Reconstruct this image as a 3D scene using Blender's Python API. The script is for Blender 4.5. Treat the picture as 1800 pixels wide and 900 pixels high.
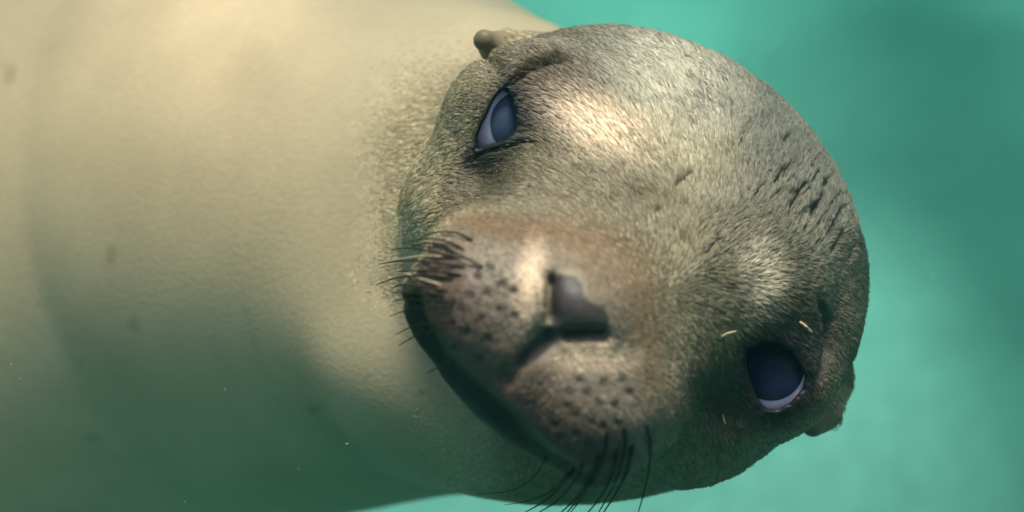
import bpy, math, random
import numpy as np
from mathutils import Vector, Matrix, kdtree

rng = np.random.default_rng(7)
random.seed(7)
sc = bpy.context.scene
for o in list(bpy.data.objects):
    bpy.data.objects.remove(o)

# ------------------------------------------------------------------ camera
PITCH = math.radians(35.0)
CAM_H = 4.0
LENS = 60.0
cam_d = bpy.data.cameras.new("camera")
cam = bpy.data.objects.new("camera", cam_d)
sc.collection.objects.link(cam)
cam.location = (0, 0, CAM_H)
cam.rotation_euler = (math.radians(90) - PITCH, 0, 0)
cam_d.lens = LENS
cam_d.sensor_width = 36
cam_d.clip_start = 0.01
cam_d.clip_end = 500
cam_d.dof.use_dof = True
cam_d.dof.focus_distance = 0.515
cam_d.dof.aperture_fstop = 7.5
sc.camera = cam

# ------------------------------------------------------------------ sky, sun, exposure
def local_to_world_dir(v):          # frame of the animal: x right, y away, z up the picture
    c, s = math.cos(PITCH), math.sin(PITCH)
    return Vector((v[0], v[1] * c + v[2] * s, -v[1] * s + v[2] * c))

SUN_LOCAL = Vector((0.0, -0.42, 0.90)).normalized()
sd = local_to_world_dir(SUN_LOCAL)
elev = math.asin(sd.z)
azim = math.atan2(sd.x, sd.y)
world = bpy.data.worlds.new("World")
sc.world = world
world.use_nodes = True
wn = world.node_tree.nodes
wn.clear()
sky = wn.new("ShaderNodeTexSky")
sky.sky_type = 'NISHITA'
sky.sun_disc = False
sky.dust_density = 5.0
sky.ozone_density = 0.4
sky.sun_elevation = elev
sky.sun_rotation = azim
bg = wn.new("ShaderNodeBackground")
bg.inputs[1].default_value = 0.14
wo = wn.new("ShaderNodeOutputWorld")
world.node_tree.links.new(sky.outputs[0], bg.inputs[0])
world.node_tree.links.new(bg.outputs[0], wo.inputs[0])

sun_d = bpy.data.lights.new("sun", 'SUN')
sun_d.energy = 5.0
sun_d.angle = math.radians(18.0)
sun_d.color = (1.0, 0.90, 0.76)
sun = bpy.data.objects.new("sun", sun_d)
sc.collection.objects.link(sun)
sun.location = (0, 0, 5)
sun.rotation_euler = sd.to_track_quat('Z', 'Y').to_euler()

sc.view_settings.view_transform = 'Standard'
sc.view_settings.look = 'None'
sc.view_settings.gamma = 1
sc.view_settings.use_curve_mapping = False
sc.view_settings.exposure = 0.58
sc.cycles.use_denoising = True
sc.cycles.max_bounces = 6
sc.cycles.volume_bounces = 1
try:
    sc.cycles_curves.shape = 'RIBBONS'
    sc.cycles_curves.subdivisions = 2
except Exception:
    pass

# ------------------------------------------------------------------ helpers
MM_PX = 36.0 / LENS / 1800.0        # metres sideways per photo pixel per metre of distance

def P(px, py, d):                   # photo pixel + distance (mm) -> point in the animal's frame (mm)
    return np.array([(px - 900) * MM_PX * d, d, -(py - 450) * MM_PX * d])

def to_px(p):
    d = np.maximum(p[:, 1], 50)
    return p[:, 0] / (MM_PX * d) + 900, 450 - p[:, 2] / (MM_PX * d)

def nrm(v):
    v = np.asarray(v, float)
    return v / np.linalg.norm(v)

def mat_new(name):
    m = bpy.data.materials.new(name)
    m.use_nodes = True
    nt = m.node_tree
    nt.nodes.clear()
    out = nt.nodes.new("ShaderNodeOutputMaterial")
    return m, nt, out

def N(nt, typ, **kw):
    n = nt.nodes.new(typ)
    for k, v in kw.items():
        setattr(n, k, v)
    return n

def principled(nt, out, **kw):
    b = N(nt, "ShaderNodeBsdfPrincipled")
    for k, v in kw.items():
        b.inputs[k].default_value = v
    nt.links.new(b.outputs[0], out.inputs[0])
    return b

def mesh_from(name, v, f, mat=None, parent=None, smooth=True):
    me = bpy.data.meshes.new(name)
    v = np.asarray(v, np.float32)
    f = np.asarray(f, np.int32)
    me.vertices.add(len(v))
    me.vertices.foreach_set("co", v.ravel())
    k = f.shape[1]
    me.loops.add(f.size)
    me.loops.foreach_set("vertex_index", f.ravel())
    me.polygons.add(len(f))
    me.polygons.foreach_set("loop_start", np.arange(0, f.size, k, dtype=np.int32))
    me.polygons.foreach_set("loop_total", np.full(len(f), k, np.int32))
    me.update(calc_edges=True)
    if smooth:
        me.polygons.foreach_set("use_smooth", np.ones(len(f), bool))
    o = bpy.data.objects.new(name, me)
    sc.collection.objects.link(o)
    if mat:
        me.materials.append(mat)
    if parent:
        o.parent = parent
    return o

def set_color(me, name, col):
    a = me.color_attributes.new(name, 'FLOAT_COLOR', 'POINT')
    c = np.ones((len(col), 4), np.float32)
    c[:, :3] = col
    a.data.foreach_set("color", c.ravel())

def fade(x, a, b):                  # smoothstep 0 at a, 1 at b
    t = np.clip((x - a) / (b - a), 0, 1)
    return t * t * (3 - 2 * t)

def vnoise(p, scale, seed=0):       # cheap smooth value noise, -1..1
    q = p / scale
    i = np.floor(q).astype(np.int64)
    f = q - i
    f = f * f * (3 - 2 * f)
    r = np.zeros(len(p))
    for dx in (0, 1):
        for dy in (0, 1):
            for dz in (0, 1):
                h = (i[:, 0] + dx) * 374761393 + (i[:, 1] + dy) * 668265263 + (i[:, 2] + dz) * 2147483647 + seed * 1274126177
                h = (h ^ (h >> 13)) * 1274126177
                h = (h ^ (h >> 16)) & 0xFFFF
                w = (f[:, 0] if dx else 1 - f[:, 0]) * (f[:, 1] if dy else 1 - f[:, 1]) * (f[:, 2] if dz else 1 - f[:, 2])
                r += w * (h / 32767.5 - 1)
    return r

# ------------------------------------------------------------------ distance fields
def smin(a, b, k):
    h = np.maximum(k - np.abs(a - b), 0) / k
    return np.minimum(a, b) - h * h * k * 0.25

def smax(a, b, k):
    return -smin(-a, -b, k)

def ell(p, c, r):
    q = (p - np.asarray(c, float)) / np.asarray(r, float)
    k0 = np.linalg.norm(q, axis=1)
    k1 = np.linalg.norm(q / np.asarray(r, float), axis=1)
    return k0 * (k0 - 1) / np.maximum(k1, 1e-9)

def cone(p, a, b, ra, rb):
    a = np.asarray(a, float); b = np.asarray(b, float)
    ab = b - a
    t = np.clip(((p - a) @ ab) / (ab @ ab), 0, 1)
    return np.linalg.norm(p - a - t[:, None] * ab, axis=1) - (ra + (rb - ra) * t)

def poly_sd(x, y, pts):             # signed distance to a closed 2-D outline
    pts = np.asarray(pts, float)
    d = np.full(len(x), 1e18)
    ins = np.zeros(len(x), bool)
    n = len(pts)
    for i in range(n):
        ax, ay = pts[i]; bx, by = pts[(i + 1) % n]
        ex, ey = bx - ax, by - ay
        wx, wy = x - ax, y - ay
        t = np.clip((wx * ex + wy * ey) / (ex * ex + ey * ey), 0, 1)
        d = np.minimum(d, (wx - ex * t) ** 2 + (wy - ey * t) ** 2)
        c = ((ay > y) != (by > y)) & (x < (bx - ax) * (y - ay) / ((by - ay) if by != ay else 1e-9) + ax)
        ins ^= c
    d = np.sqrt(d)
    return np.where(ins, -d, d)

def line_d(x, y, pts):              # distance to an open 2-D polyline, and the place along it 0..1
    pts = np.asarray(pts, float)
    d = np.full(len(x), 1e18)
    tt = np.zeros(len(x))
    n = len(pts) - 1
    for i in range(n):
        ax, ay = pts[i]; bx, by = pts[i + 1]
        ex, ey = bx - ax, by - ay
        wx, wy = x - ax, y - ay
        t = np.clip((wx * ex + wy * ey) / (ex * ex + ey * ey), 0, 1)
        q = (wx - ex * t) ** 2 + (wy - ey * t) ** 2
        m = q < d
        d = np.where(m, q, d)
        tt = np.where(m, (i + t) / n, tt)
    return np.sqrt(d), tt

# ------------------------------------------------------------------ the sea lion's frame
E0 = P(1120, 437, 500)                              # between the eyes
Fw = nrm([-0.17, -0.98, -0.095])                    # where the nose points
Rt = np.array([0.736, 0, -0.677])
Rt = nrm(Rt - Fw * (Rt @ Fw))                       # towards the lower eye
Up = np.cross(Rt, Fw)
if Up[2] < 0:
    Up = -Up
HB = np.stack([Rt, Up, Fw])                         # rows

def head(p):
    return (p - E0) @ HB.T

def unhead(q):
    return E0 + np.asarray(q, float) @ HB

EYE_R = 16.0
EYE_A = P(890, 212, 519)                            # upper eye, seen aslant
EYE_B = P(1357, 657, 513)                           # lower eye
POLY_A = [(888, 160), (897, 177), (905, 207), (904, 227), (893, 240), (867, 249), (842, 258), (843, 240), (852, 217), (866, 187), (880, 166)]
POLY_B = [(1317, 618), (1330, 608), (1360, 608), (1384, 621), (1400, 640), (1410, 663), (1407, 681), (1388, 703), (1365, 715), (1348, 714), (1333, 697), (1323, 667), (1317, 640)]
EAR_A = (P(925, 112, 566), P(880, 90, 558), P(851, 71, 550))
EAR_B = (P(1446, 672, 566), P(1444, 724, 560), P(1430, 748, 554))
MOUTH = [(738, 505), (752, 560), (790, 622), (850, 680), (910, 732), (965, 785), (1030, 826)]

BELOW = MOUTH + [(1010, 1000), (500, 1000), (500, 480)]

SPINE = [(unhead((0, -2, -78)), 52), (P(815, 437, 664), 77), (P(490, 385, 775), 113),
         (P(-120, 560, 950), 215), (np.array([-620., 1030., -50.]), 240), (np.array([-980., 1180., 20.]), 165),
         (np.array([-1290., 1330., -10.]), 95), (np.array([-1450., 1400., -20.]), 55)]

def sdf(p):
    h = head(p)
    ax = np.abs(h[:, 0])
    hm = h.copy(); hm[:, 0] = ax                    # mirrored
    # trunk and neck
    d = None
    for i, ((a, ra), (b, rb)) in enumerate(zip(SPINE[:-1], SPINE[1:])):
        c = cone(p, a, b, ra, rb)
        d = c if d is None else smin(d, c, 60 if i < 2 else 100)
    # flippers, out of the picture to the left
    far = p[:, 0] < -150
    if far.any():
        q = p[far]
        w = d[far]
        for s in (-1, 1):
            a = np.array([-520., 960 - 40 * s, 10 + 150 * s]); b = a + np.array([-210., 60., 170. * s]); c = b + np.array([-170., 60., 60. * s])
            w = smin(w, cone(q, a, b, 62, 42), 50)
            w = smin(w, cone(q, b, c, 42, 14), 30)
            a = np.array([-1430., 1390., -20.]); b = a + np.array([-200., 60., 70. * s])
            w = smin(w, cone(q, a, b, 45, 22), 40)
        d[far] = w
    near = (np.abs(h) < 190).all(1)
    if not near.any():
        return d
    P_, H, M, D = p[near], h[near], hm[near], d[near]
    # skull, face, muzzle
    D = smin(D, ell(P_, P(1005, 645, 588), (80, 52, 45)), 42)       # throat runs into the neck
    D = smin(D, ell(H, (0, 0, -56), (75, 58.5, 66)), 17)
    f = ell(H, (0, -11, -10), (47, 36, 46))
    D = smin(D, f, 20)
    D = smin(D, ell(H, (0, -29, 28), (44, 31, 44)), 17)
    D = smin(D, ell(M, (17.5, -31, 50), (20, 19.5, 23)), 7)
    D = smin(D, ell(H, (0, -12, 50), (14, 11, 24)), 12)
    D = smin(D, ell(H, (0, -40, 18), (39, 20, 32)), 9)            # lower jaw
    D = smin(D, ell(M, (18, -48, 35), (14, 8, 14)), 7)
    D = smin(D, ell(M, (29, -44.5, 36), (11, 9, 13)), 7)             # lips at the corners of the mouth
    # cheeks, brows and the swelling of each orbit
    D = smin(D, ell(M, (43, -28, -30), (25, 26, 34)), 22)
    D = smin(D, ell(M, (33, 18, -8), (19, 12, 13)), 16)
    D = smin(D, np.linalg.norm(P_ - P(955, 190, 519), axis=1) - 20, 7)
    D = smin(D, np.linalg.norm(P_ - P(1395, 580, 527), axis=1) - 19, 7)
    for c in (EYE_A, EYE_B):
        D = smin(D, np.linalg.norm(P_ - c, axis=1) - (EYE_R + 3.2), 11)
    px, py = to_px(P_)
    sc_mm = MM_PX * P_[:, 1]
    # the mouth: the upper lip overhangs a groove on its lower side
    dl = poly_sd(px, py, BELOW) * sc_mm
    t = line_d(px, py, MOUTH)[1]
    g = np.exp(-(np.maximum(-dl, 0) / 4.5) ** 2) * fade(-dl, -1.0, 1.2) * fade(np.sin(np.pi * np.clip(t, 0.0, 1.0)), 0.0, 0.25)
    D = D + 4.0 * g * fade(H[:, 2], -5, 12)
    # philtrum below the nose
    dl, t = line_d(px, py, [(958, 592), (920, 632), (893, 662)])
    D = D + np.where(H[:, 2] > 30, 3.0 * np.exp(-(dl * sc_mm / 2.4) ** 2), 0)
    # nostrils
    for ln in ([(969, 492), (968, 520), (971, 556)], [(1000, 590), (1030, 588), (1062, 590)]):
        dl, t = line_d(px, py, ln)
        D = D + np.where(H[:, 2] > 30, 3.2 * np.exp(-(dl * sc_mm / 1.4) ** 2), 0)
    # ears
    for e in (EAR_A, EAR_B):
        D = smin(D, cone(P_, e[0], e[1], 9.5, 6.2), 9)
        D = smin(D, cone(P_, e[1], e[2], 6.2, 3.5), 3)
    # hollows by the eyes
    for x, y, rx, dp in ((846, 314, 42, 3.6), (1268, 715, 38, 3.5), (865, 118, 20, 3.0)):
        D = D + dp * np.exp(-((px - x) ** 2 + (py - y) ** 2) / rx ** 2) * (P_[:, 1] < 575)
    # openings of the eyelids
    for c, pl in ((EYE_A, POLY_A), (EYE_B, POLY_B)):
        dd = np.linalg.norm(P_ - c, axis=1)
        m = dd < 34
        if m.any():
            g = poly_sd(px[m], py[m], pl) * sc_mm[m]
            g = np.maximum(g - 0.7, P_[m][:, 1] - c[1] - 2)
            D[m] = smax(D[m], -g, 1.6)
            D[m] = smax(D[m], -(dd[m] - EYE_R + 0.4), 0.8)
    d[near] = D
    return d

# ------------------------------------------------------------------ surface nets on an uneven grid
def axis(lo, f0, f1, hi, fine, coarse):
    def run(n0, n1, step0, step1):
        out = [n0]; s = step0
        sg = 1 if n1 > n0 else -1
        while (n1 - out[-1]) * sg > 0:
            out.append(out[-1] + s * sg); s = min(s * 1.25, step1)
        return out[1:]
    mid = list(np.arange(f0, f1 + fine * 0.5, fine))
    return np.array(run(f0, lo, fine, coarse)[::-1] + mid + run(mid[-1], hi, fine, coarse))

gx = axis(-1720, -75, 150, 200, 2.5, 15)
gy = axis(380, 395, 590, 1640, 2.5, 15)
gz = axis(-560, -105, 105, 520, 2.5, 15)

def surface_nets(gx, gy, gz, fn):
    nx, ny, nz = len(gx), len(gy), len(gz)
    F = np.empty((nx, ny, nz), np.float32)
    Yg, Zg = np.meshgrid(gy, gz, indexing='ij')
    cx = max(1, 600000 // (ny * nz))
    for i in range(0, nx, cx):
        xs = gx[i:i + cx]
        pts = np.empty((len(xs), ny, nz, 3))
        pts[..., 0] = xs[:, None, None]; pts[..., 1] = Yg; pts[..., 2] = Zg
        F[i:i + cx] = fn(pts.reshape(-1, 3)).reshape(len(xs), ny, nz)
    S = F < 0
    cnt = np.zeros((nx - 1, ny - 1, nz - 1), np.int8)
    offs = [(a, b, c) for a in (0, 1) for b in (0, 1) for c in (0, 1)]
    for a, b, c in offs:
        cnt += S[a:nx - 1 + a, b:ny - 1 + b, c:nz - 1 + c]
    act = (cnt > 0) & (cnt < 8)
    idx = np.argwhere(act)
    ids = np.full(act.shape, -1, np.int64)
    ids[act] = np.arange(len(idx))
    acc = np.zeros((len(idx), 3)); num = np.zeros(len(idx))
    G = (gx, gy, gz)
    for o0 in offs:
        for ax in range(3):
            if o0[ax]:
                continue
            o1 = list(o0); o1[ax] = 1
            i0 = idx + np.array(o0); i1 = idx + np.array(o1)
            f0 = F[i0[:, 0], i0[:, 1], i0[:, 2]]; f1 = F[i1[:, 0], i1[:, 1], i1[:, 2]]
            m = (f0 < 0) != (f1 < 0)
            t = np.where(m, f0 / np.where(m, f0 - f1, 1), 0)
            p0 = np.stack([G[k][i0[:, k]] for k in range(3)], 1); p1 = np.stack([G[k][i1[:, k]] for k in range(3)], 1)
            acc += np.where(m[:, None], p0 + (p1 - p0) * t[:, None], 0); num += m
    V = acc / num[:, None]
    quads = []
    for ax in range(3):
        sl0 = [slice(1, -1)] * 3; sl1 = [slice(1, -1)] * 3
        sl0[ax] = slice(0, -1); sl1[ax] = slice(1, None)
        a = S[tuple(sl0)]; b = S[tuple(sl1)]
        e = np.argwhere(a != b)
        flip = a[a != b]
        base = e.copy()
        for k in range(3):
            if k != ax:
                base[:, k] += 1
        u, v = (ax + 1) % 3, (ax + 2) % 3
        c = []
        for du, dv in ((0, 0), (1, 0), (1, 1), (0, 1)):
            q = base.copy(); q[:, u] -= du; q[:, v] -= dv
            c.append(ids[q[:, 0], q[:, 1], q[:, 2]])
        q = np.stack(c, 1)
        q[~flip] = q[~flip][:, ::-1]
        quads.append(q)
    return V, np.concatenate(quads)

def grad(p, e=0.3):
    k = np.array([[1, -1, -1], [-1, -1, 1], [-1, 1, -1], [1, 1, 1]], float)
    g = 0
    for kk in k:
        g = g + kk[None] * sdf(p + kk * e)[:, None]
    return g / (4 * e)

def project(v, n=2, lim=2.0):
    for _ in range(n):
        d = sdf(v)
        g = grad(v)
        l2 = np.maximum((g * g).sum(1), 0.15)
        v = v - np.clip(d / l2, -lim, lim)[:, None] * g
    return v

def subdivide(V, Q):
    n = len(V)
    e = np.concatenate([Q[:, [0, 1]], Q[:, [1, 2]], Q[:, [2, 3]], Q[:, [3, 0]]])
    es = np.sort(e, 1)
    key = es[:, 0] * n + es[:, 1]
    uk, inv = np.unique(key, return_inverse=True)
    em = (V[uk // n] + V[uk % n]) * 0.5
    fc = V[Q].mean(1)
    m = len(Q)
    e0, e1, e2, e3 = (n + inv[i * m:(i + 1) * m] for i in range(4))
    c = n + len(uk) + np.arange(m)
    NQ = np.concatenate([np.stack([Q[:, 0], e0, c, e3], 1), np.stack([e0, Q[:, 1], e1, c], 1),
                         np.stack([c, e1, Q[:, 2], e2], 1), np.stack([e3, c, e2, Q[:, 3]], 1)])
    return np.concatenate([V, em, fc]), NQ

V, Q = surface_nets(gx, gy, gz, sdf)
V = project(V, 2)
V, Q = subdivide(V, Q)
V = project(V, 2, 1.0)
V, Q = subdivide(V, Q)

def vert_normals(V, Q):
    a = V[Q[:, 2]] - V[Q[:, 0]]; b = V[Q[:, 3]] - V[Q[:, 1]]
    fn = np.cross(a, b)
    n = np.zeros_like(V)
    for k in range(4):
        for c in range(3):
            n[:, c] += np.bincount(Q[:, k], fn[:, c], len(V))
    return n / np.maximum(np.linalg.norm(n, axis=1, keepdims=True), 1e-12)

NV = vert_normals(V, Q)
if ((NV[::50] * grad(V[::50])).sum(1) < 0).mean() > 0.5:
    Q = Q[:, ::-1]; NV = -NV

# ------------------------------------------------------------------ coat colours (pigment, plus some highlights and shade painted in)
def blob(px, py, x, y, rx, ry=None, ang=0.0, soft=0.5):
    ry = ry or rx
    c, s = math.cos(math.radians(ang)), math.sin(math.radians(ang))
    dx, dy = px - x, py - y
    u = (dx * c + dy * s) / rx; v = (-dx * s + dy * c) / ry
    r = np.sqrt(u * u + v * v)
    return 1 - fade(r, 1 - soft, 1 + soft)

NOSE = [(968, 490), (985, 481), (1012, 486), (1024, 500), (1027, 520), (1040, 532), (1062, 540), (1072, 560), (1064, 586),
        (1030, 589), (1000, 592), (975, 606), (945, 632), (922, 646), (906, 640), (912, 622), (940, 596), (966, 570), (966, 530)]
SPOTS = [(862, 470), (838, 485), (884, 500), (905, 512), (856, 515), (826, 520), (880, 545), (846, 560), (812, 545), (905, 555),
         (820, 585), (860, 596), (795, 570), (800, 612), (842, 630), (1032, 690), (1052, 710), (1082, 712), (1108, 690), (1010, 728), (1040, 740),
         (998, 712), (976, 745), (1012, 762), (1060, 750), (1085, 742), (1002, 690), (985, 770), (1035, 780), (1018, 668), (1060, 672), (1095, 668), (775, 535)]

def mix(c, col, w):
    return c * (1 - w[:, None]) + np.asarray(col)[None] * w[:, None]

def headness(p):                    # 1 on the head, 0 on neck and trunk
    px, py = to_px(p)
    return fade(p[:, 1], 618, 562) * fade(px - 200 * fade(py, 490, 660) + 18 * vnoise(p, 10, 91), 600 - 90 * fade(py, 490, 660), 745 + 50 * fade(py, 490, 660))

def coat(p):
    px, py = to_px(p)
    h = head(p)
    front = fade(h[:, 2], -75, -30)
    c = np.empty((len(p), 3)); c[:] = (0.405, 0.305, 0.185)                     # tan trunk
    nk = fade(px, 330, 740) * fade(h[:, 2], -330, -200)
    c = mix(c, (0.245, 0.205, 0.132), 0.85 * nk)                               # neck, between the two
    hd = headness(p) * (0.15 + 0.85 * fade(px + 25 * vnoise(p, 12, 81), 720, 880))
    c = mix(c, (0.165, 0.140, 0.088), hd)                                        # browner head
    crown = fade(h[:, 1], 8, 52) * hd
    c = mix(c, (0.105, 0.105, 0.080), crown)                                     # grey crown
    n1 = vnoise(p, 14, 3)[:, None]; n2 = vnoise(p, 4.5, 5)[:, None]; n3 = vnoise(p, 30, 9)[:, None]
    c = c * (1 + (0.04 + 0.08 * hd)[:, None] * n1 + 0.12 * n2 * hd[:, None] + 0.12 * n3)
    for x, y, r in ((195, 450, 16), (160, 765, 13), (235, 570, 14), (555, 715, 9), (650, 665, 8), (15, 130, 16)):
        c = mix(c, (0.16, 0.11, 0.07), 0.42 * (p[:, 0] < -40) * blob(px + 9 * vnoise(p, 9, 71), py + 9 * vnoise(p, 9, 72), x, y, r, 0.7 * r, 40 * r, 0.8))
    k = np.where((front > 0) | (hd > 0.3))[0]
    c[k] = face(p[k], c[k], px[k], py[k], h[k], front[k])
    return np.clip(c, 0.01, 0.85)

def face(p, c, px, py, h, f):
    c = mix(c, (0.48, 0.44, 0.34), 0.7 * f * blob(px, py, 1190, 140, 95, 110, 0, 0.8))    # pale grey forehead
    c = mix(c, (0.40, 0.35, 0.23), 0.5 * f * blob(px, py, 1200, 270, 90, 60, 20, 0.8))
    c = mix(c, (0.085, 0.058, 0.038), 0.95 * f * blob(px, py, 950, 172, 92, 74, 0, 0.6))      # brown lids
    c = mix(c, (0.74, 0.58, 0.42), 0.95 * f * blob(px, py, 1058, 222, 85, 42, 25, 0.9))     # pale brow, with caustic sunlight painted in
    c = mix(c, (0.50, 0.43, 0.31), 0.8 * f * blob(px, py, 1338, 495, 34, 55, -10, 0.9))  # pale brow of the lower eye, caustic brightness painted in too
    c = mix(c, (0.045, 0.04, 0.034), 0.9 * f * blob(px, py, 1395, 600, 80, 95, 20, 0.5))
    c = mix(c, (0.055, 0.045, 0.03), 0.9 * f * blob(px, py, 1270, 690, 85, 80, 30, 0.7))
    c = mix(c, (0.07, 0.055, 0.035), 0.85 * f * blob(px, py, 862, 300, 75, 46, -38, 0.6))
    mz = fade(h[:, 2], 36, 56)
    c = mix(c, (0.18, 0.14, 0.105), 0.8 * mz)                                  # muzzle pads
    c = mix(c, (0.135, 0.082, 0.038), 0.8 * f * blob(px, py, 905, 402, 115, 24, 8, 0.7))   # rusty line over the muzzle
    c = mix(c, (0.14, 0.09, 0.042), 0.65 * f * blob(px, py, 1138, 590, 30, 130, -8, 0.8))
    c = mix(c, (0.15, 0.09, 0.045), 0.65 * f * blob(px, py, 1060, 445, 90, 42, 35, 0.8))
    c = mix(c, (0.62, 0.46, 0.32), 0.9 * mz * blob(px, py, 932, 495, 22, 55, 10, 0.9))  # sunlit highlight left of the nose, painted into the pad colour
    c = mix(c, (0.62, 0.46, 0.32), 0.9 * mz * blob(px, py, 1035, 628, 65, 24, 0, 0.9))  # highlight below the nose, likewise painted into the colour
    c = mix(c, (0.095, 0.056, 0.045), mz * fade(line_d(px, py, MOUTH)[0], 140, 25))  # dark brown lips, with the lower muzzle's shade painted in
    for x, y in SPOTS:
        c = mix(c, (0.045, 0.035, 0.03), 0.85 * mz * blob(px, py, x, y, 9, 7, 45, 0.5))
    nd = poly_sd(px, py, NOSE)
    c = mix(c, (0.036, 0.030, 0.030), fade(nd, 5, -4) * fade(h[:, 2], 35, 45))
    dm, t = line_d(px, py, MOUTH)
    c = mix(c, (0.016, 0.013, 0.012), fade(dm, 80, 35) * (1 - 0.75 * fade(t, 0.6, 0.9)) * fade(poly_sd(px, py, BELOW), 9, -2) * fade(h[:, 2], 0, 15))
    for cc, pl in ((EYE_A, POLY_A), (EYE_B, POLY_B)):
        m = np.linalg.norm(p - cc, axis=1) < 36
        if m.any():
            g = poly_sd(px[m], py[m], pl)
            side = fade((px[m] - 870) * 0.91 + (py[m] - 212) * 0.41, -30, 5) if pl is POLY_A else 1.0   # the outer lid of the upper eye is thin
            c[m] = mix(c[m], (0.04, 0.032, 0.028), 0.9 * fade(g, 55, 18) * side)
            c[m] = mix(c[m], (0.018, 0.016, 0.018), fade(g, 8 + 18 * side, 4 + 12 * side))
    for e in (EAR_A, EAR_B):
        c = mix(c, (0.30, 0.245, 0.15), fade(np.linalg.norm(p - e[1], axis=1), 16, 10)); c = mix(c, (0.13, 0.09, 0.055), 0.25 * fade(np.linalg.norm(p - e[2], axis=1), 7, 4))
    return c

# ------------------------------------------------------------------ wrinkles pressed into the skin
CREASES = [([(1245, 105), (1270, 135), (1286, 170), (1288, 215), (1290, 240)], 1.3), ([(1210, 85), (1238, 125), (1248, 185), (1250, 205)], 1.1),
           ([(1180, 70), (1205, 90), (1212, 110)], 0.9), ([(1150, 60), (1172, 78), (1190, 84)], 0.8), ([(1330, 150), (1345, 190), (1338, 240)], 0.8),
           ([(1412, 322), (1398, 352), (1388, 384)], 1.6), ([(1455, 312), (1437, 362), (1408, 418)], 1.7), ([(1440, 300), (1424, 330)], 0.9),
           ([(1376, 296), (1362, 328)], 1.1), ([(1392, 284), (1374, 318)], 0.9), ([(1478, 366), (1462, 398), (1448, 428)], 1.0),
           ([(1486, 396), (1470, 425), (1454, 455)], 1.0), ([(1344, 320), (1322, 356)], 0.9), ([(1502, 425), (1488, 462)], 0.8), ([(1440, 420), (1425, 450)], 0.8),
           ([(1218, 306), (1180, 335)], 0.9), ([(1166, 368), (1148, 380)], 0.7), ([(1262, 420), (1236, 455)], 0.8), ([(1320, 210), (1300, 260)], 0.7), ([(1390, 230), (1375, 262)], 0.7),
           ([(888, 157), (912, 134), (945, 116), (997, 104), (1045, 114)], 2.4), ([(1436, 515), (1454, 565), (1457, 615), (1440, 672)], 2.4),
           ([(828, 285), (850, 268), (880, 260), (925, 250), (948, 250)], 1.6)]
px, py = to_px(V)
facing = (NV * -(V / np.linalg.norm(V, axis=1, keepdims=True))).sum(1)
hd_v = head(V)
msk = (facing > 0) & (hd_v[:, 2] > -110) & (px > 600)
disp = np.zeros(len(V))
I = np.where(msk)[0]
for ln, dep in CREASES:
    d_, t = line_d(px[I], py[I], ln)
    taper = np.sin(np.pi * np.clip(t, 0.0, 1.0)) ** 0.6 * 0.85 + 0.1
    disp[I] -= dep * taper * 1.5 * np.exp(-(d_ / (4.2 if dep < 2 else 7.5)) ** 2)
for x, y in SPOTS:
    d2 = (px[I] - x) ** 2 + (py[I] - y) ** 2
    disp[I] -= 0.7 * np.exp(-d2 / 6.0 ** 2) * (hd_v[I, 2] > 20)
wr = np.stack([px * 0.82 + py * 0.57, (-px * 0.57 + py * 0.82) * 0.28, np.zeros(len(V))], 1)   # across, along
wr[:, 0] += 10 * vnoise(np.stack([px, py, px * 0], 1), 60, 31)
rid = np.exp(-(vnoise(wr, 15, 33) / 0.13) ** 2)
wrw = np.maximum(blob(px, py, 1430, 360, 80, 130, -15, 0.7), 0.6 * blob(px, py, 1265, 150, 70, 90, -20, 0.7)) * (facing > 0)
disp -= 0.6 * rid * wrw * (hd_v[:, 2] > -110)
K = np.where(hd_v[:, 2] > -140)[0]
disp[K] += (vnoise(V[K], 7, 11) * 0.35 + vnoise(V[K], 3.2, 12) * 0.18) * headness(V[K]) * fade(poly_sd(px[K], py[K], NOSE), -2, 12)
crease_v = np.clip(-disp, 0, 1.2) / 1.2
V = V + NV * disp[:, None]
NV = vert_normals(V, Q)

# ------------------------------------------------------------------ the sea lion
ROOT = E0 / 1000.0
root = bpy.data.objects.new("sea_lion", None)
sc.collection.objects.link(root)
root.empty_display_size = 0.05
root.location = Vector((0, 0, CAM_H)) + local_to_world_dir(ROOT)
root.rotation_euler = (-PITCH, 0, 0)
root["label"] = "young tan grey sea lion underwater turning its whiskered face to look at the viewer"
root["category"] = "sea lion"

def loc(p):
    return (np.asarray(p, float) - E0) / 1000.0

m, nt, out = mat_new("wet_skin")
b = principled(nt, out, Roughness=0.5)
b.inputs["Specular IOR Level"].default_value = 0.22
at = N(nt, "ShaderNodeAttribute", attribute_name="coat")
tc = N(nt, "ShaderNodeTexCoord")
n1 = N(nt, "ShaderNodeTexNoise"); n1.inputs["Scale"].default_value = 600; n1.inputs["Detail"].default_value = 4
mp = N(nt, "ShaderNodeMapping"); mp.inputs["Scale"].default_value = (0.35, 1, 1)
nt.links.new(tc.outputs["Object"], mp.inputs[0]); nt.links.new(mp.outputs[0], n1.inputs["Vector"])
cr = N(nt, "ShaderNodeMapRange"); cr.inputs[3].default_value = 0.86; cr.inputs[4].default_value = 1.14
nt.links.new(n1.outputs[0], cr.inputs[0])
mx = N(nt, "ShaderNodeMix", data_type='RGBA', blend_type='MULTIPLY'); mx.inputs[0].default_value = 1
nt.links.new(at.outputs[0], mx.inputs[6]); nt.links.new(cr.outputs[0], mx.inputs[7])
nt.links.new(mx.outputs[2], b.inputs["Base Color"])
bp = N(nt, "ShaderNodeBump"); bp.inputs["Strength"].default_value = 0.12; bp.inputs["Distance"].default_value = 0.002
nt.links.new(n1.outputs[0], bp.inputs["Height"]); nt.links.new(bp.outputs[0], b.inputs["Normal"])
MAT_SKIN = m

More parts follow.
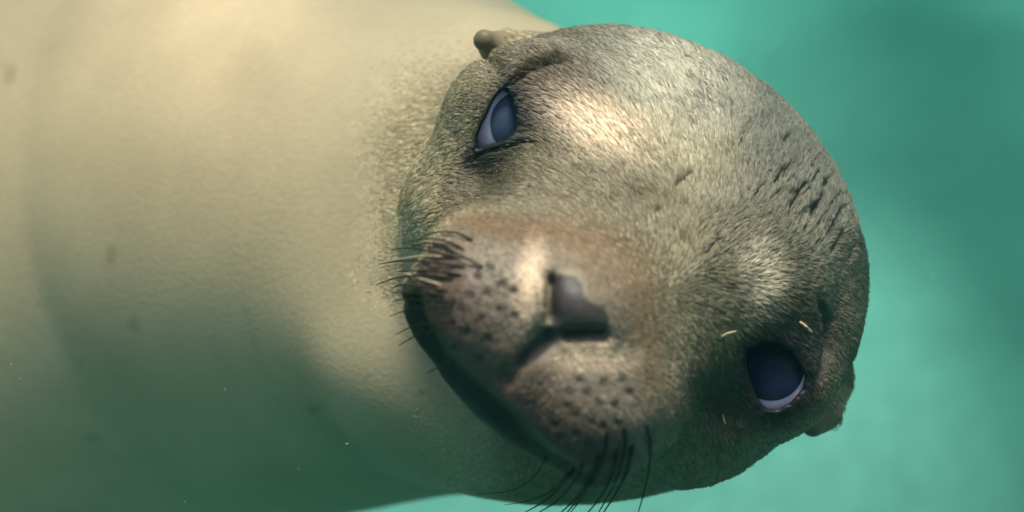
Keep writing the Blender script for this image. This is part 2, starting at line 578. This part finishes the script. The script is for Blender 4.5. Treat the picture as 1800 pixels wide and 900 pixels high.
body = mesh_from("body", loc(V), Q, MAT_SKIN, root)
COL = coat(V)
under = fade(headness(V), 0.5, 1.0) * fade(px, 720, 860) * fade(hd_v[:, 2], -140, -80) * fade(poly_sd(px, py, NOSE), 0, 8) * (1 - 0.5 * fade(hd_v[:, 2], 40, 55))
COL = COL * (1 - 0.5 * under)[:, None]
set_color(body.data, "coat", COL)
body["label"] = "smooth tan grey body with small pointed ears and a dark nose"

# eyes -------------------------------------------------------------
def uv_cap(c, axis_, r, a0, a1, nu=48, nr=14, squash=0.0):
    w = nrm(axis_); t = nrm(np.cross(w, [0.3, 0.2, 1])); bb = np.cross(w, t)
    v = []; q = []
    for i in range(nr + 1):
        a = a0 + (a1 - a0) * i / nr
        for j in range(nu):
            ph = 2 * math.pi * j / nu
            v.append(c + r * (math.cos(a) * w + math.sin(a) * (math.cos(ph) * t + math.sin(ph) * bb)))
    for i in range(nr):
        for j in range(nu):
            q.append((i * nu + j, (i + 1) * nu + j, (i + 1) * nu + (j + 1) % nu, i * nu + (j + 1) % nu))
    return np.array(v), np.array(q)

def eye_mats():
    m1, nt, out = mat_new("eye_white")
    b = principled(nt, out, Roughness=0.12, IOR=1.16)
    b.inputs["Base Color"].default_value = (0.80, 0.68, 0.86, 1)
    m2, nt, out = mat_new("eye_iris")
    b = principled(nt, out, Roughness=0.06, IOR=1.16)
    tc = N(nt, "ShaderNodeTexCoord"); no = N(nt, "ShaderNodeTexNoise"); no.inputs["Scale"].default_value = 160; no.inputs["Detail"].default_value = 3
    rp = N(nt, "ShaderNodeValToRGB")
    rp.color_ramp.elements[0].position = 0.5; rp.color_ramp.elements[0].color = (0.012, 0.015, 0.043, 1)
    rp.color_ramp.elements[1].position = 0.75; rp.color_ramp.elements[1].color = (0.040, 0.022, 0.022, 1)
    nt.links.new(tc.outputs["Object"], no.inputs["Vector"]); nt.links.new(no.outputs[0], rp.inputs[0]); nt.links.new(rp.outputs[0], b.inputs["Base Color"])
    return m1, m2
M_WHITE, M_IRIS = eye_mats()

def make_eye(c, aim_px, cap=0.57, iris=None):
    # direction from the ball's centre to the middle of the pupil, found on the ball's front
    tgt = P(aim_px[0], aim_px[1], c[1])
    off = tgt - c; off[1] = 0
    off[1] = -math.sqrt(max(EYE_R ** 2 - off @ off, 1.0))
    w = nrm(off)
    v, q = uv_cap(c, w, EYE_R, 0.02, math.pi - 0.02, 48, 24)
    e = mesh_from("eye", loc(v), q, M_WHITE, root)
    v, q = uv_cap(c, w, EYE_R + 0.35, 0.003, cap, 48, 14)
    r = mesh_from("iris", loc(v), q, iris or M_IRIS, e)
    return e
M_IRIS_REFLECT = M_IRIS.copy()  # upper iris lightened: sky reflection painted into its base colour
for nd_ in M_IRIS_REFLECT.node_tree.nodes:
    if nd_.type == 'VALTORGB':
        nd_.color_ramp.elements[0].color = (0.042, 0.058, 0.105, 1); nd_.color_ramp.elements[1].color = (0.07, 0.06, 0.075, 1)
make_eye(EYE_A, (919, 224), 0.61, M_IRIS_REFLECT)["label"] = "glassy blue eye half closed below its lid"
make_eye(EYE_B, (1341, 640), 0.62)["label"] = "wide open dark blue eye with a pale lilac rim"

# whiskers ------------------------------------------------------------
m, nt, out = mat_new("whisker")
b = principled(nt, out, Roughness=0.55)
b.inputs["Specular IOR Level"].default_value = 0.2
at = N(nt, "ShaderNodeObjectInfo")
rp = N(nt, "ShaderNodeValToRGB"); rp.color_ramp.interpolation = 'CONSTANT'
rp.color_ramp.elements[0].color = (0.010, 0.008, 0.006, 1)
rp.color_ramp.elements[1].position = 0.5; rp.color_ramp.elements[1].color = (0.36, 0.29, 0.18, 1)
nt.links.new(at.outputs["Alpha"], rp.inputs[0]); nt.links.new(rp.outputs[0], b.inputs["Base Color"])
M_WHISK = m

def surf_depth(x, y, lo=395, hi=640):
    dd = np.arange(lo, hi, 1.0)
    pts = np.stack([P(x, y, d) for d in dd])
    s = sdf(pts)
    k = np.argmax(s < 0)
    return dd[k] if s[k] < 0 else 620.0

def whisker(pts, r0, pale=False, name="whisker"):
    # pts: photo x, y and how far (mm) that point lies behind the root
    d0 = min(surf_depth(pts[0][0], pts[0][1]), 560.0)
    ctrl = np.array(pts, float)
    n = 20
    tt = np.linspace(0, len(ctrl) - 1.0001, n)
    path = []
    for t in tt:
        i = int(t); f = t - i
        p0 = ctrl[max(i - 1, 0)]; p1 = ctrl[i]; p2 = ctrl[i + 1]; p3 = ctrl[min(i + 2, len(ctrl) - 1)]
        path.append(0.5 * (2 * p1 + (p2 - p0) * f + (2 * p0 - 5 * p1 + 4 * p2 - p3) * f * f + (3 * p1 - p0 - 3 * p2 + p3) * f ** 3))
    path = np.array(path)
    dep = np.array([min(d0 + q[2] * 2.2, surf_depth(q[0], q[1]) - 0.8 - min(0.35 * i, 3.5)) for i, q in enumerate(path)])
    for _ in range(2):
        dep[1:-1] = np.minimum(dep[1:-1], (dep[:-2] + dep[1:-1] * 2 + dep[2:]) / 4)
    dep[0] = d0 + 1.0
    out = np.array([P(q[0], q[1], d) for q, d in zip(path, dep)])
    v = []; q = []
    for i in range(n):
        tg = nrm(out[min(i + 1, n - 1)] - out[max(i - 1, 0)])
        a = nrm(np.cross(tg, [0.1, 1, 0.2])); bb = np.cross(tg, a)
        r = r0 * 1.05 * (1 - 0.72 * (i / (n - 1)) ** 2)
        for k in range(6):
            ph = k * math.pi / 3
            v.append(out[i] + r * (math.cos(ph) * a + math.sin(ph) * bb))
    for i in range(n - 1):
        for k in range(6):
            q.append((i * 6 + k, i * 6 + (k + 1) % 6, (i + 1) * 6 + (k + 1) % 6, (i + 1) * 6 + k))
    o = mesh_from(name, loc(v), q, M_WHISK, root)
    o.color = (1, 1, 1, 0.9 if pale else 0.1)
    return o

WL = [([(832, 424, 0), (805, 410, 2), (768, 408, 8), (738, 418, 16)], 0.34, 0),
      ([(806, 448, 0), (775, 430, 4), (742, 428, 12), (722, 436, 20)], 0.36, 0),
      ([(812, 456, 0), (770, 445, 4), (725, 436, 14), (688, 439, 24)], 0.40, 0),
      ([(796, 452, 0), (750, 450, 6), (700, 456, 18), (655, 468, 30)], 0.27, 1),
      ([(812, 484, 0), (770, 477, 5), (720, 476, 14), (684, 482, 24)], 0.42, 0),
      ([(780, 502, 0), (740, 490, 8), (700, 480, 18), (650, 498, 30)], 0.28, 1),
      ([(790, 512, 0), (745, 505, 8), (710, 500, 16), (688, 507, 24)], 0.36, 0),
      ([(782, 520, 0), (740, 515, 8), (705, 514, 18), (690, 514, 24)], 0.36, 0),
      ([(802, 530, 0), (750, 528, 8), (715, 526, 16), (690, 530, 24)], 0.34, 0),
      ([(790, 566, 0), (750, 568, 8), (720, 576, 16), (696, 588, 24)], 0.30, 0),
      ([(800, 634, 0), (770, 646, 4), (750, 656, 8)], 0.28, 0)]
WL += [([(850, 470, 0), (815, 452, 3), (770, 436, 10), (715, 430, 20)], 0.34, 0), ([(820, 470, 0), (770, 462, 6), (715, 458, 16), (668, 464, 27)], 0.38, 0),
       ([(800, 492, 0), (755, 484, 6), (700, 488, 17), (662, 500, 26)], 0.36, 0), ([(796, 540, 0), (755, 540, 7), (715, 546, 16), (684, 556, 24)], 0.32, 0),
       ([(812, 575, 0), (765, 580, 8), (728, 592, 16), (700, 608, 24)], 0.30, 0), ([(818, 440, 0), (785, 424, 3), (745, 420, 10), (705, 428, 18)], 0.30, 0)]
WB = [([(1068, 752, 0), (1062, 800, 8), (1040, 850, 18), (1002, 902, 30)], 0.42, 0),
      ([(1098, 742, 0), (1098, 790, 8), (1085, 840, 18), (1050, 905, 32)], 0.46, 0),
      ([(1112, 780, 0), (1104, 825, 8), (1084, 865, 18), (1056, 908, 30)], 0.46, 0),
      ([(1135, 740, 0), (1144, 785, 6), (1138, 840, 14), (1120, 908, 26)], 0.40, 0),
      ([(1084, 790, 0), (1078, 830, 8), (1058, 870, 18), (1024, 912, 30)], 0.42, 0),
      ([(1054, 795, 0), (1040, 840, 10), (1010, 878, 20), (978, 908, 30)], 0.42, 0),
      ([(1026, 812, 0), (1008, 848, 10), (980, 880, 20), (940, 905, 30)], 0.40, 0),
      ([(1010, 822, 0), (985, 855, 10), (955, 882, 20), (920, 902, 30)], 0.40, 0),
      ([(1048, 818, 0), (1036, 850, 10), (1012, 882, 20), (988, 912, 30)], 0.38, 0),
      ([(962, 800, 0), (940, 836, 10), (900, 862, 22), (838, 868, 34)], 0.26, 0),
      ([(1000, 830, 0), (970, 862, 10), (930, 880, 20), (885, 888, 30)], 0.24, 0)]
for pts, r, pale in WL + WB:
    whisker(pts, r, pale)
for pts in ([(1268, 592, 0), (1280, 586, -1), (1295, 582, -1)], [(1406, 566, 0), (1416, 573, -1), (1428, 584, -1)], [(1270, 728, 0), (1272, 736, -1), (1275, 746, -1)]):
    whisker(pts, 0.38, True, "brow_bristle")

# fur --------------------------------------------------------------------
FLOW = [(1040, 180, -.7, -.75), (1200, 150, -.5, -.9), (950, 130, -.9, -.5), (870, 130, -1, -.1), (800, 250, -.8, .6), (760, 330, -.9, .5),
        (745, 410, -1, .1), (1000, 340, -.75, -.6), (900, 320, -.9, -.2), (1100, 330, -.6, -.75), (1180, 420, -.1, -1), (1200, 650, .55, .8),
        (1250, 590, .6, .8), (1150, 720, .4, .9), (1440, 350, .45, -.9), (1400, 200, .5, -.8), (1500, 500, .95, .2), (1400, 560, .75, .6),
        (1250, 800, .4, .9), (1300, 420, .6, -.5), (1270, 300, .1, -1), (860, 470, -1, -.2), (800, 560, -.9, .4), (1060, 720, .4, .9),
        (900, 700, -.7, .7), (1100, 600, .7, .6), (1010, 440, -.3, -.9), (650, 500, -1, .1), (400, 300, -1, .1), (400, 700, -1, .1), (700, 800, -.9, .3),
        (1290, 520, .7, .3), (1480, 680, .6, .8), (1100, 60, -.9, -.5), (1000, 830, -.2, 1)]
FLOW = np.array(FLOW, float)
TRI = np.concatenate([Q[:, [0, 1, 2]], Q[:, [0, 2, 3]]])
cen = V[TRI].mean(1)
area = 0.5 * np.linalg.norm(np.cross(V[TRI[:, 1]] - V[TRI[:, 0]], V[TRI[:, 2]] - V[TRI[:, 0]]), axis=1)
cpx, cpy = to_px(cen)
ch = head(cen)
fnm = NV[TRI].mean(1)
fac = (fnm * -(cen / np.linalg.norm(cen, axis=1, keepdims=True))).sum(1)
w = area * fade(fac, -0.45, -0.1) * headness(cen) * (ch[:, 2] > -190)
w *= fade(poly_sd(cpx, cpy, NOSE), 3, 8) + (ch[:, 2] < 30)
for cc, pl in ((EYE_A, POLY_A), (EYE_B, POLY_B)):
    m = np.linalg.norm(cen - cc, axis=1) < 40
    lid = 4 + 8 * fade((cpx[m] - 870) * 0.91 + (cpy[m] - 212) * 0.41, -30, 5) if pl is POLY_A else 12
    w[m] *= fade(poly_sd(cpx[m], cpy[m], pl), lid, lid + 10)
    w[np.linalg.norm(cen - cc, axis=1) < EYE_R + 1.2] = 0
for e in (EAR_A, EAR_B):
    de = np.minimum(cone(cen, e[0], e[1], 7, 5), cone(cen, e[1], e[2], 5, 4))
    w *= fade(de, 1.0, 5.0)
dm, _ = line_d(cpx, cpy, MOUTH)
w *= np.where(ch[:, 2] > 8, fade(poly_sd(cpx, cpy, BELOW) + 40 * (dm > 40), 4, 12), 1)
w *= 1 - 0.75 * fade(crease_v[TRI].mean(1), 0.4, 1.0)
w = np.maximum(w, 0)
NH = 480000
pick = rng.choice(len(TRI), NH, p=w / w.sum())
r1 = np.sqrt(rng.random(NH)); r2 = rng.random(NH)
bc = np.stack([1 - r1, r1 * (1 - r2), r1 * r2], 1)
T = TRI[pick]
root_p = (V[T] * bc[:, :, None]).sum(1)
root_n = (NV[T] * bc[:, :, None]).sum(1)
root_n /= np.linalg.norm(root_n, axis=1, keepdims=True)
hpx, hpy = to_px(root_p)
hh = head(root_p)
fd = np.zeros((NH, 2)); fw = np.zeros(NH)
for x, y, dx, dy in FLOW:
    g = 1.0 / (((hpx - x) ** 2 + (hpy - y) ** 2) + 40 ** 2) ** 1.5
    l = math.hypot(dx, dy)
    fd[:, 0] += g * dx / l; fd[:, 1] += g * dy / l; fw += g
fd /= np.maximum(np.linalg.norm(fd, axis=1, keepdims=True), 1e-9)
F3 = np.stack([fd[:, 0], np.zeros(NH), -fd[:, 1]], 1)
F3[:, 1] += 0.35
F3 += np.stack([vnoise(root_p, 9, 21), vnoise(root_p, 9, 22), vnoise(root_p, 9, 23)], 1) * 0.28
F3 += rng.normal(0, 0.10, (NH, 3))
F3 -= root_n * (F3 * root_n).sum(1, keepdims=True)
F3 /= np.maximum(np.linalg.norm(F3, axis=1, keepdims=True), 1e-9)
L = 2.5 * (0.7 + 0.6 * rng.random(NH))
muz = fade(hh[:, 2], 22, 42)
L = L * (1 - 0.62 * muz)
for cc in (EYE_A, EYE_B):
    L *= 0.5 + 0.5 * fade(np.linalg.norm(root_p - cc, axis=1), 19, 27)
# strands lean together into small wet locks
ng = NH // 9
guide = rng.choice(NH, ng, replace=False)
kd = kdtree.KDTree(ng)
for i, g in enumerate(guide):
    kd.insert(root_p[g], i)
kd.balance()
near_g = np.array([kd.find(p)[1] for p in root_p])
gi = guide[near_g]
lift = 0.09 + 0.12 * rng.random(ng)[near_g] + 0.05 * rng.normal(size=NH)
neckw = 1 - fade(headness(root_p), 0.3, 0.95)
lift = lift * (1 - 0.55 * neckw)
glen = (0.75 + 0.5 * rng.random(ng))[near_g]
L = L * glen * (0.3 + 0.7 * headness(root_p))
pts = np.empty((NH, 4, 3))
tip_g = root_p[gi] + F3[gi] * L[:, None] + root_n[gi] * (lift * 1.6)[:, None]
for k, t in enumerate((0, 0.33, 0.67, 1.0)):
    own = root_p + F3 * (L * t)[:, None] + root_n * (L * lift * math.sin(t * 1.9))[:, None]
    cl = 0.62 * t ** 1.3
    tgt = root_p[gi] + F3[gi] * (L * t)[:, None] + root_n[gi] * (L * lift * math.sin(t * 1.9))[:, None]
    pts[:, k] = own * (1 - cl) + tgt * cl
pts[:, 0] -= root_n * 0.25
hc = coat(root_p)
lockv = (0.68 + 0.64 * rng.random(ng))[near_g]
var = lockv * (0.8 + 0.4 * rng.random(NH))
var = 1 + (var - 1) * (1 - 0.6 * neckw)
hc = hc * var[:, None] * (1.22 + 0.45 * np.maximum(neckw, fade(hpx, 860, 740)))[:, None]  # neck and cheek-edge strands brightened in colour to offset their self-shadow
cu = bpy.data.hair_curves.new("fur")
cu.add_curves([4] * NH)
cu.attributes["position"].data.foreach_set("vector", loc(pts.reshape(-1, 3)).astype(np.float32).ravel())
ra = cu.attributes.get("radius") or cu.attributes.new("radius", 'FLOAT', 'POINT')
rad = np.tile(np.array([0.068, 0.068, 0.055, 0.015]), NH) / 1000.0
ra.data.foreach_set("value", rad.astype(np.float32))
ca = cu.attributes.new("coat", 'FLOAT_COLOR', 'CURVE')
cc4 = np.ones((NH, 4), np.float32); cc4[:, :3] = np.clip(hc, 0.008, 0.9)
ca.data.foreach_set("color", cc4.ravel())
m, nt, out = mat_new("wet_fur")
b = principled(nt, out, Roughness=0.36)
b.inputs["Specular IOR Level"].default_value = 0.35
at = N(nt, "ShaderNodeAttribute", attribute_name="coat")
nt.links.new(at.outputs[0], b.inputs["Base Color"])
cu.materials.append(m)
fur = bpy.data.objects.new("fur", cu)
sc.collection.objects.link(fur)
fur.parent = root
fur["kind"] = "stuff"
fur["label"] = "short wet grey olive fur on the head"

# ------------------------------------------------------------------ seabed and water
def seabed():
    xs = np.unique(np.concatenate([np.linspace(-60, -6, 28), np.linspace(-6, 6, 181), np.linspace(6, 60, 28)]))
    ys = np.unique(np.concatenate([np.linspace(-60, -4, 28), np.linspace(-4, 14, 221), np.linspace(14, 60, 28)]))
    X, Y = np.meshgrid(xs, ys, indexing='ij')
    p = np.stack([X.ravel(), Y.ravel(), np.zeros(X.size)], 1)
    z = 0.25 * vnoise(p, 2.4, 41) + 0.12 * vnoise(p, 0.9, 42) + 0.04 * vnoise(p, 0.35, 43)
    p[:, 2] = z
    nx, ny = len(xs), len(ys)
    i = np.arange(nx * ny).reshape(nx, ny)
    q = np.stack([i[:-1, :-1].ravel(), i[1:, :-1].ravel(), i[1:, 1:].ravel(), i[:-1, 1:].ravel()], 1)
    m, nt, out = mat_new("sandy_seabed")
    b = principled(nt, out, Roughness=0.9)
    at = N(nt, "ShaderNodeAttribute", attribute_name="ground")
    tc = N(nt, "ShaderNodeTexCoord")
    no = N(nt, "ShaderNodeTexNoise"); no.inputs["Scale"].default_value = 14; no.inputs["Detail"].default_value = 6
    nt.links.new(tc.outputs["Object"], no.inputs["Vector"])
    mr = N(nt, "ShaderNodeMapRange"); mr.inputs[3].default_value = 0.6; mr.inputs[4].default_value = 1.4
    nt.links.new(no.outputs[0], mr.inputs[0])
    mx = N(nt, "ShaderNodeMix", data_type='RGBA', blend_type='MULTIPLY'); mx.inputs[0].default_value = 1
    nt.links.new(at.outputs[0], mx.inputs[6]); nt.links.new(mr.outputs[0], mx.inputs[7]); nt.links.new(mx.outputs[2], b.inputs["Base Color"])
    o = mesh_from("seabed", p, q, m)
    # pale sand between darker weedy ground
    def ground_at(px, py):
        d = local_to_world_dir(((px - 900) * MM_PX, 1, -(py - 450) * MM_PX))
        k = -CAM_H / d.z
        return d.x * k, d.y * k
    sand = np.clip(0.17 + 0.28 * vnoise(p, 1.6, 51) + 0.25 * vnoise(p, 0.65, 52), 0, 1)
    for px_, py_, r, s in ((1040, 5, 0.30, 0.9), (1500, 620, 0.24, 0.9), (1330, 880, 0.28, 0.8), (760, 890, 0.3, 1.0), (1600, 150, 0.22, -0.35),
                           (1620, 400, 0.25, -0.4), (1720, 700, 0.28, -0.4), (1440, 180, 0.14, 0.25), (1760, 90, 0.12, 0.3)):
        gx_, gy_ = ground_at(px_, py_)
        sand = sand + s * np.exp(-((p[:, 0] - gx_) ** 2 + ((p[:, 1] - gy_) * 0.7) ** 2) / (2.9 * r) ** 2)
    sand = np.clip(sand, 0, 1)[:, None]
    col = np.array([0.025, 0.045, 0.036]) * (1 - sand) + np.array([0.155, 0.205, 0.175]) * sand
    set_color(o.data, "ground", col)
    o["kind"] = "structure"
    o["label"] = "blurred seabed of pale sand and darker weedy ground"
    return o
seabed()

# added sheet above the animal: its patterned transparency dapples the sunlight like caustics
SHEET_Z = CAM_H + 0.16
def dapple(x, y):
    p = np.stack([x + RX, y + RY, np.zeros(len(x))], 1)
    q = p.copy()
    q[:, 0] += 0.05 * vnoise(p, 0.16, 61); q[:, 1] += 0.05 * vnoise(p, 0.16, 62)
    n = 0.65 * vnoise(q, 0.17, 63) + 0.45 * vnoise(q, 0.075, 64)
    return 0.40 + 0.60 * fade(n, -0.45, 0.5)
RX, RY = 33.797, 15.475  # pattern offset chosen so bright patches fall on trunk and forehead
def dapple_sheet():
    xs = np.unique(np.concatenate([np.linspace(-60, -1.6, 60), np.linspace(-1.6, 1.6, 200), np.linspace(1.6, 60, 60)]))
    ys = np.unique(np.concatenate([np.linspace(-60, -1.6, 60), np.linspace(-1.6, 2.4, 240), np.linspace(2.4, 60, 60)]))
    X, Y = np.meshgrid(xs, ys, indexing='ij')
    x, y = X.ravel(), Y.ravel()
    t = dapple(x, y)
    p = np.stack([x, y, SHEET_Z + 0.02 * (t - 0.7)], 1)
    i = np.arange(len(xs) * len(ys)).reshape(len(xs), len(ys))
    q = np.stack([i[:-1, :-1].ravel(), i[1:, :-1].ravel(), i[1:, 1:].ravel(), i[:-1, 1:].ravel()], 1)
    m, nt, out = mat_new("dapple_filter")
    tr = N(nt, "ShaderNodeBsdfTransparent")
    at = N(nt, "ShaderNodeAttribute", attribute_name="dapple")
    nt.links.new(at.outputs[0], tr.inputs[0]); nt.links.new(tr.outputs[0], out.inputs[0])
    o = mesh_from("water", p, q, m)  # sheet added out of view to shape the light
    set_color(o.data, "dapple", np.repeat(t[:, None], 3, 1))
    o["kind"] = "structure"
    o["label"] = "added unseen sheet, tinted to dapple the sunlight on the sea lion"
dapple_sheet()

S = 62.0
zt = CAM_H + 0.30
vv = [(x, y, z) for z in (-1.3, zt) for x, y in ((-S, -S), (S, -S), (S, S), (-S, S))]
ff = [(0, 3, 2, 1), (4, 5, 6, 7), (0, 1, 5, 4), (1, 2, 6, 5), (2, 3, 7, 6), (3, 0, 4, 7)]
m, nt, out = mat_new("sea_water")
pv = N(nt, "ShaderNodeVolumePrincipled")
pv.inputs["Color"].default_value = (0.015, 0.085, 0.066, 1)
pv.inputs["Absorption Color"].default_value = (0.26, 0.93, 0.86, 1)
pv.inputs["Density"].default_value = 0.22
pv.inputs["Anisotropy"].default_value = 0.2
nt.links.new(pv.outputs[0], out.inputs["Volume"])
hz = mesh_from("haze", vv, ff, m, smooth=False)
hz["kind"] = "stuff"
hz["label"] = "green murky sea water filling the whole scene"

# specks drifting in the water
m, nt, out = mat_new("drifting_speck")
b = principled(nt, out, Roughness=0.6)
b.inputs["Base Color"].default_value = (0.6, 0.58, 0.48, 1)
base = np.array([[1, 0, 0], [-1, 0, 0], [0, 1, 0], [0, -1, 0], [0, 0, 1], [0, 0, -1]], float)
tri = np.array([[0, 2, 4], [2, 1, 4], [1, 3, 4], [3, 0, 4], [2, 0, 5], [1, 2, 5], [3, 1, 5], [0, 3, 5]])
vs = []; fs = []
spk = [(395, 685), (535, 567), (610, 780), (35, 665), (325, 882), (20, 640), (525, 825)] + [(rng.uniform(-100, 1900), rng.uniform(-50, 950)) for _ in range(45)]
for i, (x, y) in enumerate(spk):
    d = rng.uniform(455, 540) if i < 7 else rng.uniform(440, 900)
    c = P(x, y, d)
    if sdf(c[None])[0] < 6:
        continue
    q = base * np.array([rng.uniform(0.25, 0.9), 0.15, 0.12]) * (0.7 if i < 7 else 0.5)
    a = rng.uniform(-0.5, 0.5)
    R_ = np.array([[math.cos(a), 0, -math.sin(a)], [0, 1, 0], [math.sin(a), 0, math.cos(a)]])
    fs.append(tri + 6 * len(vs)); vs.append(q @ R_.T + c)
vs = np.concatenate(vs) / 1000.0
o = mesh_from("drifting_specks", vs, np.concatenate(fs), m, smooth=False)
o.location = (0, 0, CAM_H); o.rotation_euler = (-PITCH, 0, 0)
o["kind"] = "stuff"; o["label"] = "tiny pale specks drifting in the water"; o["category"] = "specks"
